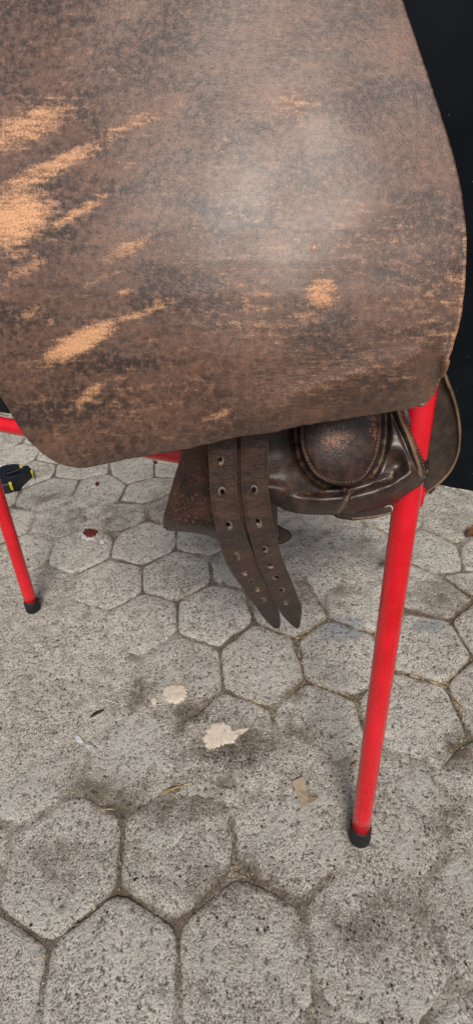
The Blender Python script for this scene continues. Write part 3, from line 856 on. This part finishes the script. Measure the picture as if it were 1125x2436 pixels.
# --- girth straps with punched holes
def girth_strap(stations, holes, ymap, thick, nS=300, nT=38):
    st = np.array(stations, float)
    A = st[:, :2]; B = st[:, 2:]
    mid = (A + B) / 2
    t = np.concatenate([[0], np.cumsum(np.linalg.norm(np.diff(mid, axis=0), axis=1))])
    def cub(P):
        full = spline(np.concatenate([mid, P], 1), 1600)
        return full
    fa, fb = cub(A), cub(B)
    s = np.linspace(0, 1599, nS).astype(int)
    a, b = fa[s][:, 2:], fb[s][:, 2:]
    u = np.linspace(0, 1, nT)[None, :, None]
    G = a[:, None] * (1 - u) + b[:, None] * u
    X, Y = G[..., 0].copy(), G[..., 1].copy()
    cen = (a + b) / 2
    yv = np.interp(cen[:, 1], [q[0] for q in ymap], [q[1] for q in ymap])
    ker = np.ones(31) / 31
    yv = np.convolve(np.pad(yv, 15, mode='edge'), ker, mode='valid')
    wear = np.zeros(X.shape + (3,))
    dead = np.zeros(X.shape, bool)
    for hx, hy, rx, ry, an in holes:
        rx, ry = rx * 1.22, ry * 1.28
        c, sn = math.cos(an), math.sin(an)
        dx, dy = X - hx, Y - hy
        p, q = (dx * c + dy * sn) / rx, (-dx * sn + dy * c) / ry
        rr = np.hypot(p, q)
        dead |= rr < .99
        snap = (rr >= .99) & (rr < 1.42)
        f = np.where(snap, 1.0 / np.maximum(rr, 1e-6), 1.0)
        X = np.where(snap, hx + dx * f, X); Y = np.where(snap, hy + dy * f, Y)
        wear[..., 0] = np.maximum(wear[..., 0], 1.1 * gauss((rr - 1.22) / .42) * (np.abs(rr - 1.2) < 1.5) * (.6 + .4 * np.sin(hx * 3 + np.arctan2(dy, dx))))
        wear[..., 1] = np.maximum(wear[..., 1], .35 * gauss((rr - 1) / .3))
    uu = np.linspace(-1, 1, nT)[None, :]
    yy = yv[:, None] + .0012 * uu ** 2
    holebump = np.zeros(X.shape)
    Pf = on_y(X, Y, yy)
    du = np.gradient(Pf, axis=1); dv = np.gradient(Pf, axis=0)
    N = np.cross(du, dv); N /= np.linalg.norm(N, axis=2, keepdims=True) + 1e-12
    if N[..., 1].mean() < 0: N = -N
    nb = nS * nT
    V = np.concatenate([Pf.reshape(-1, 3), (Pf + N * thick).reshape(-1, 3)])
    I = np.arange(nb).reshape(nS, nT)
    keep = ~(dead[:-1, :-1] | dead[:-1, 1:] | dead[1:, 1:] | dead[1:, :-1])
    F = []; edges = {}
    for r, c in zip(*np.nonzero(keep)):
        q = (I[r, c], I[r + 1, c], I[r + 1, c + 1], I[r, c + 1])
        F.append(q)
        for k in range(4):
            e_ = (q[k], q[(k + 1) % 4])
            if (e_[1], e_[0]) in edges: del edges[(e_[1], e_[0])]
            else: edges[e_] = 1
    F2 = [tuple(i + nb for i in q[::-1]) for q in F]
    R = [(b_, a_, a_ + nb, b_ + nb) for a_, b_ in edges]
    L = np.concatenate([[0], np.cumsum(np.linalg.norm(np.diff(Pf[:, nT // 2], axis=0), axis=1))])
    UV = np.stack([np.broadcast_to(np.linspace(0, .25, nT)[None, :], X.shape), np.broadcast_to((L * 10)[:, None], X.shape)], -1).reshape(-1, 2)
    edge_u = np.clip(1 - np.minimum(np.linspace(0, 1, nT), 1 - np.linspace(0, 1, nT)) / .05, 0, 1)[None, :]
    wear[..., 2] = edge_u * .9
    tt_ = np.linspace(0, 1, nT)[None, :]; tt_ = np.minimum(tt_, 1 - tt_)
    wear[..., 1] = np.maximum(wear[..., 1], .5 * gauss((tt_ - .085) / .025))
    wear[..., 1] = np.maximum(wear[..., 1], .55 * np.clip((cen[:, 1:2] - 1385) / 60, 0, 1))
    for by, bw in ((1268, 22), (1344, 8), (1374, 7), (1394, 7)):
        wear[..., 1] = np.maximum(wear[..., 1], .42 * gauss((cen[:, 1:2] - by + 6 * uu) / bw))
    Wv = np.concatenate([wear.reshape(-1, 3)] * 2)
    used = np.unique(np.array(F).ravel()); used = np.concatenate([used, used + nb])
    remap = -np.ones(len(V), int); remap[used] = np.arange(len(used))
    FF = [tuple(remap[list(q)]) for q in F + F2 + R]
    UV = np.concatenate([UV, UV])[used]
    obj('girth_strap', V[used], FF, M['strap'], sad, uv=UV, wear=Wv[used])

YM = [(960, .358), (1040, .361), (1120, .364), (1220, .369), (1300, .383), (1360, .414), (1430, .452), (1500, .486)]
L_ST = [(490, 985, 560, 978), (494, 1063, 562, 1055), (497, 1109, 562, 1105), (500, 1169, 564, 1165), (509, 1236, 571, 1229), (520, 1285, 585, 1275), (535, 1333, 603, 1318), (554, 1367, 619, 1350),
        (580, 1404, 637, 1385), (605, 1440, 653, 1424), (626, 1469, 664, 1456), (648, 1492, 667, 1478), (659, 1497, 666, 1492)]
L_H = [(524, 1096, 4.2, 6.2, 0), (529, 1173, 5.2, 7.5, -.1), (543, 1251, 5, 7, -.25), (562, 1325, 4.6, 6.5, -.3), (586, 1364, 5, 3.6, .1), (598, 1384, 4.6, 3.2, .1), (610, 1403, 4.4, 3.2, .1), (625, 1428, 4.4, 3.6, .1)]
R_ST = [(573, 985, 638, 976), (573, 1046, 638, 1035), (573, 1110, 638, 1103), (575, 1169, 639, 1163), (585, 1244, 647, 1228), (599, 1296, 658, 1277), (614, 1344, 670, 1320), (629, 1376, 682, 1353),
        (644, 1410, 697, 1389), (659, 1443, 709, 1420), (673, 1466, 718, 1447), (694, 1488, 716, 1472), (708, 1497, 713, 1492)]
R_H = [(604, 1168, 4.8, 7.5, -.05), (614, 1243, 4.8, 7, -.25), (629, 1309, 4.4, 5, -.2), (643, 1347, 5, 3.4, .1), (657, 1375, 5, 3.4, .1), (669, 1405, 5, 3.6, .1), (679, 1434, 4, 3.6, .1)]
girth_strap(L_ST, L_H, YM, .0034)
girth_strap(R_ST, R_H, [(a, b + .0042) for a, b in YM], .0034)
B_ST = [(546, 985, 606, 980), (546, 1110, 606, 1104), (550, 1180, 610, 1172), (566, 1260, 624, 1244), (590, 1325, 640, 1302), (612, 1368, 655, 1345), (634, 1404, 672, 1384), (650, 1436, 684, 1420)]
girth_strap(B_ST, [], [(a, b + .0095) for a, b in YM], .003, 120, 14)

# --- far flap seen past the front leg
FF_T = [(480, 130), (740, 120), (930, 130)]
FF_L = [(480, 130), (560, 560), (600, 900), (690, 1130), (780, 1215)]
FF_B = [(780, 1215), (800, 1227), (836, 1234), (890, 1229), (945, 1214), (1002, 1182), (1030, 1160)]
FF_R = [(930, 130), (980, 500), (1030, 760), (1058, 892), (1076, 940), (1088, 985), (1093, 1030), (1089, 1078), (1072, 1118), (1048, 1146), (1030, 1160)]
G = coons(FF_T, FF_B, FF_L, FF_R, 90, 70)
X, Y = G[..., 0], G[..., 1]
e = seg_dist(X, Y, FF_R[3:] + FF_B[::-1])
P = on_y(X, Y, .66 + .03 * ((X - 800) / 300) ** 2 - .008 * np.clip(1 - e / 20, 0, 1) ** 2)
V, F, src, flag = sheet(P, .0055, (0, 1, 0))
ff = obj('far_flap', V, F, M['far'], sad, label='far side flap, rough brown underside')
rimpts = [on_y(p[0], p[1], .656 + .03 * ((p[0] - 800) / 300) ** 2 - .004) for p in spline(FF_R[1:] + [(1002, 1182), (945, 1214), (890, 1229), (836, 1234)], 90)]
V, F = tube(rimpts, .0022, 8); obj('flap_edge', V, F, M['faredge'], ff)

# --- tree, skirts and seat above the flaps (mostly over the top of the frame)
def saddle_top():
    a = on_y(980, -150, .515); b = on_y(-90, -150, .54)      # front and back ends along the saddle
    ax = np.array([b[0] - a[0], b[1] - a[1], 0]); ln = np.linalg.norm(ax); ax /= ln
    side = np.array([-ax[1], ax[0], 0])
    if side[1] < 0: side = -side                            # toward the far side
    zt = a[2] + .022
    n, m = 44, 34
    rows = []
    for i in range(n):
        s = i / (n - 1)
        half = .060 + .090 * math.sin(min(1, s * 1.12) * math.pi * .5) ** 1.5 - .05 * max(0, s - .85) / .15 * (s > .85)
        hz = .085 - .075 * math.sin(math.pi * min(1, max(0, s))) + .045 * max(0, s - .55) / .45
        row = []
        for k in range(m):
            th = -math.pi * .5 + math.pi * k / (m - 1)
            off = math.sin(th) * half
            z = zt + hz - (1 - math.cos(th)) * .085
            c = a + ax * (s * ln * .98 - .01)
            row.append(c + side * (.105 + off) + np.array([0, 0, z - c[2]]))
        rows.append(row)
    P = np.array(rows)
    V, F, src, flag = sheet(P, .012, (0, 0, -1))
    obj('seat', V, F, M['seat'], sad)
    # skirts hanging from the seat edge over the flaps
    for sgn in (-1, 1):
        rows = []
        for i in range(30):
            s = i / 29
            row = []
            for k in range(14):
                v = k / 13
                c = a + ax * ((.06 + .86 * s) * ln)
                half = .060 + .090 * math.sin(min(1, (.06 + .86 * s) * 1.12) * math.pi * .5) ** 1.5
                drop = (.012 + .034 * math.sin(math.pi * s)) * v
                row.append(c + side * (.105 + sgn * (max(half, .108) + .012 + .004 * v)) + np.array([0, 0, zt + .03 - drop - c[2]]))
            rows.append(row)
        V, F, src, flag = sheet(np.array(rows), .004, (0, -sgn, 0))
        obj('skirt', V, F, M['seat'], sad)
    # stuffed bearers between seat and stand rails
    for sgn in (-1, 1):
        c0 = a + side * (.105 + sgn * .066); c0[2] = zt - .085
        V, F = tube([c0 + ax * ln * t + np.array([0, 0, .02 * (2 * t - 1) ** 2]) for t in np.linspace(.04, .95, 20)],
                    [.035 + .045 * math.sin(math.pi * min(1, max(0, q))) ** .5 for q in np.linspace(.02, .98, 20)], 18)
        obj('bearer_panel', V, F, M['seat'], sad)
saddle_top()

# ------------------------------------------------------------------ tape measure on the ground
def tape():
    h = .037
    out = [(-8, 1118), (2, 1108), (16, 1104), (32, 1102), (47, 1103), (56, 1109), (61, 1106), (67, 1106), (73, 1113), (33, 1148), (27, 1146), (18, 1152), (-2, 1156), (-10, 1140)]
    topP = on_z(np.array([p[0] for p in out]), np.array([p[1] for p in out]) + 0.0, h)
    c = topP.mean(0)
    root = empty('tape_measure', (c[0], c[1], 0), label='dark navy tape measure with yellow grips lying by the left edge', cat='tape measure')
    inn = c + (topP - c) * .94; inn[:, 2] = h
    mid = topP.copy(); mid[:, 2] = h - .004
    low = topP.copy(); low[:, 2] = .004
    lo2 = c + (topP - c) * .96; lo2[:, 2] = .0005
    n = len(out); V = np.concatenate([inn, mid, low, lo2])
    F = [tuple(range(n))[::-1], tuple(range(3 * n, 4 * n))]
    for r in range(3):
        F += [(r * n + i, r * n + (i + 1) % n, (r + 1) * n + (i + 1) % n, (r + 1) * n + i) for i in range(n)]
    body = obj('case', V, F, M['navy'], root, smooth=False)
    cc = on_z(30, 1126, h)
    def disc(r, z0, z1, name, mat, parent, seg=36, hole=0):
        ang = np.linspace(0, 2 * math.pi, seg, endpoint=False)
        rings = []
        prof = [(hole, z1), (r * .93, z1), (r, z1 - .001), (r, z0)] if hole else [(r * .93, z1), (r, z1 - .001), (r, z0)]
        V = np.concatenate([np.stack([cc[0] + q * np.cos(ang), cc[1] + q * np.sin(ang), np.full(seg, z)], 1) for q, z in prof])
        F = []
        if not hole: F.append(tuple(range(seg)))
        for rr in range(len(prof) - 1):
            F += [(rr * seg + i, (rr + 1) * seg + i, (rr + 1) * seg + (i + 1) % seg, rr * seg + (i + 1) % seg) for i in range(seg)]
        return obj(name, V, F, mat, parent, smooth=False)
    disc(.030, h - .002, h + .0016, 'rim_ring', M['navy'], root)
    dsk = disc(.0255, h, h + .0022, 'face_disc', M['black'], root)
    # faint grey print on the disc: an unreadable row of small marks
    parts = []
    for q in range(7):
        a0 = cc + np.array([-.017 + .005 * q, -.006 + .0035 * q, .0026]); a0[2] = h + .0026
        dx = np.array([.0028, .0018, 0]); dy = np.array([-.0018, .0040, 0]) * (.7 if q % 3 else 1)
        parts.append(prism(np.array([a0, a0 + dx, a0 + dx + dy, a0 + dy]), np.array([a0, a0 + dx, a0 + dx + dy, a0 + dy]) - [0, 0, .0006]))
    V, F = merge(parts); obj('print', V, F, M['grey'], dsk, smooth=False, kind='stuff')
    def grip(pts, z0, z1):
        T = on_z(np.array([p[0] for p in pts]), np.array([p[1] for p in pts]), z1)
        B = T.copy(); B[:, 2] = z0
        V, F = prism(T, B); obj('yellow_grip', V, F, M['yellow'], root, smooth=False)
    grip([(45, 1106), (53, 1109), (52, 1112), (48, 1112)], h - .012, h + .0022)
    grip([(20, 1147), (26, 1146), (28, 1151), (25, 1154), (21, 1152)], h - .02, h + .0016)
    grip([(72, 1119), (75, 1118), (78, 1123), (77, 1126), (74, 1124)], .012, .030)
tape()

# ------------------------------------------------------------------ small things lying about
def splat(name, cx, cy, pts, mat, label, cat, thick=.0016, seg=64, seed=0, holes=0):
    """irregular dried patch: outline points in sighting coordinates, rough edge"""
    q = spline(pts + [pts[0]], seg + 1)[:-1]
    b = on_z(q[:, 0], q[:, 1])
    c = b.mean(0)
    out = []
    for i, p in enumerate(b):
        d = p - c; f = 1 + .22 * nz(i * .6, seed) + .20 * nz(i * 1.9, seed + 5)
        out.append(c + d * f)
    out = np.array(out)
    z = .0028
    V = [tuple(c[:2]) + (z + thick,)]
    for fr, dz in ((.35, thick), (.7, thick * .95), (.93, thick * .8), (1, -.0045)):
        for p in out:
            r = c + (p - c) * fr; V.append((r[0], r[1], z + dz + .0004 * nz(r[0] * 150, r[1] * 150)))
    F = [(0, 1 + i, 1 + (i + 1) % seg) for i in range(seg)]
    for r in range(3):
        F += [(1 + r * seg + i, 1 + (r + 1) * seg + i, 1 + (r + 1) * seg + (i + 1) % seg, 1 + r * seg + (i + 1) % seg) for i in range(seg)]
    return obj(name, V, F, mat, label=label, cat=cat, group={'paint splatter': 'dried paint splatters on the paving', 'paint blob': 'red paint spots on the paving'}.get(cat))
splat('paint_splatter', 418, 1653, [(388, 1640), (402, 1632), (425, 1629), (442, 1636), (446, 1652), (436, 1668), (420, 1676), (400, 1672), (389, 1662)], M['paint'], 'small round splatter of dried cream paint on the paving', 'paint splatter', seed=1)
splat('paint_splatter', 366, 1670, [(360, 1664), (368, 1661), (373, 1668), (370, 1677), (362, 1676)], M['paint'], 'tiny cream paint drop left of the round cream splatter', 'paint splatter', seed=2, seg=28)
splat('paint_splatter', 525, 1750, [(488, 1738), (505, 1722), (530, 1718), (548, 1728), (560, 1742), (584, 1734), (592, 1737), (566, 1756), (556, 1770), (535, 1774), (510, 1784), (490, 1782), (484, 1764)], M['paint'], 'larger cream paint splatter with a pointed tail on the paving', 'paint splatter', seed=3, seg=90)
splat('paint_splatter', 187, 1760, [(178, 1752), (186, 1751), (196, 1760), (199, 1768), (190, 1768), (182, 1762)], M['bluew'], 'thin bluish white paint smear on the left paving, upper of two', 'paint splatter', seed=4, thick=.0006, seg=40)
splat('paint_splatter', 214, 1780, [(204, 1774), (212, 1773), (224, 1778), (227, 1784), (216, 1787), (207, 1781)], M['bluew'], 'thin bluish white paint smear on the left paving, lower of two', 'paint splatter', seed=14, thick=.0006, seg=40)
splat('paint_chip', 214, 1280, [(193, 1270), (200, 1262), (225, 1262), (234, 1268), (230, 1278), (222, 1284), (206, 1286), (195, 1280)], M['bluew'], 'white crust under the oxide red paint blob', 'paint crust', seed=6, thick=.0010)
splat('paint_blob', 215, 1272, [(196, 1270), (204, 1263), (222, 1262), (233, 1266), (230, 1276), (220, 1281), (206, 1280)], M['oxide'], 'oxide red dried paint blob on a white crust', 'paint blob', seed=5, thick=.0040)
splat('paint_blob', 231, 1152, [(226, 1152), (231, 1148), (237, 1150), (235, 1156), (229, 1158)], M['oxide'], 'small dark red paint spot beneath the flap edge', 'paint blob', seed=7, seg=24)
splat('paint_blob', 370, 1100, [(365, 1099), (370, 1097), (375, 1100), (372, 1104), (367, 1103)], M['oxide'], 'tiny dark red paint spot left of the buckle guard', 'paint blob', seed=8, seg=24)
splat('paint_splatter', 243, 1290, [(236, 1290), (243, 1286), (250, 1290), (246, 1294), (239, 1294)], M['bluew'], 'small white paint dot beside the red blob', 'paint splatter', seed=9, seg=24)

def cardboard():
    pts = [(693, 1861), (722, 1850), (727, 1872), (733, 1893), (760, 1901), (736, 1914), (718, 1921), (708, 1893)]
    T = on_z(np.array([p[0] for p in pts]), np.array([p[1] for p in pts]), .006)
    for i, p in enumerate(T): p[2] += .0025 * math.sin(i * 1.7) + .001
    B = T.copy(); B[:, 2] -= .0012
    V, F = prism(T, B); obj('cardboard_scrap', V, F, M['card'], smooth=False, label='torn L shaped scrap of tan cardboard near the red front leg', cat='cardboard')
cardboard()

def stalk(name, pts, r, mat, label, cat, z=.0055):
    q = spline(pts, 10)
    P = [on_z(a, b, z + .0015 * math.sin(i * .9)) for i, (a, b) in enumerate(q)]
    V, F = tube(P, [r * (.35 + .65 * math.sin(math.pi * (.12 + .8 * i / 9))) for i in range(10)], 8)
    obj(name, V, F, mat, label=label, cat=cat, group='straw pieces lying on the paving' if cat == 'straw' else None)
def ear():
    root = empty('straw_stalk', on_z(420, 1880) * [1, 1, 0], label='pale yellow straw ear lying below the paint splatters', cat='straw', group='straw pieces lying on the paving')
    for pts, r in (([(383, 1890), (405, 1881), (430, 1871), (455, 1864)], .0012), ([(396, 1888), (412, 1876), (436, 1872)], .0013), ([(384, 1888), (400, 1879), (415, 1878)], .001)):
        q = spline(pts, 9); P = [on_z(a, b, .0055 + .0015 * math.sin(i)) for i, (a, b) in enumerate(q)]
        V, F = tube(P, [r * (.3 + .7 * math.sin(math.pi * (.1 + .8 * i / 8))) for i in range(9)], 8)
        obj('blade', V, F, M['straw'], root)
ear()
stalk('straw_stalk', [(240, 1928), (255, 1926), (270, 1927)], .0014, M['straw'], 'short straw piece low on the left paving', 'straw')
stalk('straw_stalk', [(420, 1424), (428, 1417), (440, 1413)], .0016, M['straw'], 'yellow straw bit in the joint left of the strap tips', 'straw')
stalk('straw_stalk', [(910, 1802), (920, 1804), (928, 1803)], .0011, M['straw'], 'short straw sliver just right of the red front leg', 'straw')
stalk('straw_stalk', [(835, 1824), (848, 1816), (853, 1812)], .0018, M['straw'], 'straw tuft just left of the red front leg', 'straw')
stalk('straw_stalk', [(1020, 1621), (1040, 1628), (1056, 1635)], .0013, M['straw'], 'long straw piece in the joint right of the red front leg', 'straw')
stalk('straw_stalk', [(1076, 1655), (1094, 1675), (1102, 1692)], .0013, M['straw'], 'bent straw piece near the right edge in a joint', 'straw')
stalk('twig', [(216, 1706), (228, 1698), (246, 1690)], .0034, M['twig'], 'short dark twig on the left paving', 'twig')
stalk('wood_splinter', [(248, 1664), (264, 1669), (284, 1676)], .0010, M['paint'], 'thin white splinter above the dark twig', 'splinter')
stalk('seed_husk', [(974, 1606), (982, 1609), (993, 1612)], .0032, M['chaff'], 'tan seed husk in the joint right of the red front leg', 'seed husk')
def leaf():
    V, F = [], []
    n, m = 10, 8
    c = on_z(1122, 1272)
    for i in range(n + 1):
        s = i / n
        for k in range(m + 1):
            t = k / m * 2 - 1
            wd = .022 * math.sin(math.pi * min(.98, max(.03, s))) ** .7
            V.append((c[0] - .02 + s * .055, c[1] - .012 + t * wd + .01 * s, .004 + .016 * t * t + .005 * math.sin(s * 5)))
    F = [(i * (m + 1) + k, i * (m + 1) + k + 1, (i + 1) * (m + 1) + k + 1, (i + 1) * (m + 1) + k) for i in range(n) for k in range(m)]
    b = len(V); V += [(x, y, z - .0008) for x, y, z in V]
    F += [tuple(j + b for j in q[::-1]) for q in F]
    obj('dry_leaf', V, F, M['leafm'], label='curled brown dry leaf at the right edge of the paving', cat='leaf')
leaf()

# chaff and straw dust caught in the joints
def chaff():
    parts = []
    hot = [(720, 1580, 70, 90, 1.0), (790, 1645, 90, 40, 1.0), (1000, 1620, 110, 50, 1.0), (1095, 1700, 40, 70, .8), (660, 1520, 50, 30, .5), (880, 1500, 30, 30, .6), (850, 1815, 30, 30, .6),
           (870, 1245, 70, 30, .45), (1040, 1275, 50, 25, .4), (480, 1405, 110, 40, .25), (210, 1130, 80, 30, .2), (320, 1150, 70, 30, .2), (865, 1700, 20, 50, .5), (640, 1690, 40, 30, .6), (1120, 2000, 200, 60, .3), (600, 2060, 300, 60, .3)]
    r = random.Random(3)
    tries = 0
    while len(parts) < 1300 and tries < 60000:
        tries += 1
        a, b = r.choice(joints); u = r.random()
        p = a * (1 - u) + b * u + np.array([r.gauss(0, .0045), r.gauss(0, .0045)])
        px, py = to_px(*p)
        if not (-50 < px < 1180 and 1000 < py < 2460): continue
        w_ = blobs(px, py, hot)
        if r.random() > w_ + .02: continue
        ang = math.atan2(*(b - a)[::-1]) + r.gauss(0, .6); ln = r.uniform(.0014, .0048) * (1.6 if r.random() < .08 else 1); wd = r.uniform(.0004, .0009)
        t = np.array([math.cos(ang), math.sin(ang), r.uniform(-.2, .2)]); s_ = np.array([-math.sin(ang), math.cos(ang), 0])
        c = np.array([p[0], p[1], r.uniform(-.0030, .0020)])
        V = np.array([c - t * ln, c + s_ * wd, c + t * ln, c - s_ * wd, c + np.array([0, 0, wd * 1.2]), c - np.array([0, 0, wd])])
        F = [(0, 3, 4), (3, 2, 4), (2, 1, 4), (1, 0, 4), (3, 0, 5), (2, 3, 5), (1, 2, 5), (0, 1, 5)]
        parts.append((V, F))
    V, F = merge(parts)
    obj('straw_chaff', V, F, M['chaff'], smooth=False, label='straw chaff and dust caught in the paving joints', cat='chaff', kind='stuff')
chaff()
def grit(name, label, mat, n, seed, lo, hi):
    """loose crumbs of stone and leaf scattered over the paving"""
    r = random.Random(seed); parts = []
    while len(parts) < n:
        px, py = r.uniform(-20, 1150), r.uniform(1180, 2450)
        if r.random() > .25 + .75 * blobs(px, py, DIRT_PX + MOULD_PX): continue
        c = on_z(px, py, .0022); sz = r.uniform(lo, hi); a = r.uniform(0, 6.28)
        V = []
        for k in range(5):
            q = a + k * 1.2566; rr = sz * r.uniform(.55, 1.25)
            V.append(c + np.array([math.cos(q) * rr * 1.3, math.sin(q) * rr, r.uniform(-.2, .3) * sz]))
        V.append(c + np.array([0, 0, sz * .8])); V.append(c - np.array([0, 0, sz]))
        F = [(k, (k + 1) % 5, 5) for k in range(5)] + [((k + 1) % 5, k, 6) for k in range(5)]
        parts.append((np.array(V), F))
    V, F = merge(parts)
    obj(name, V, F, mat, smooth=False, label=label, cat='grit', kind='stuff')
grit('dark_grit', 'dark crumbs of grit and leaf scattered over the paving', M['twig'], 330, 21, .0006, .0019)
grit('pale_grit', 'pale crumbs of stone scattered over the paving', M['paint'], 260, 22, .0005, .0014)
print('done')
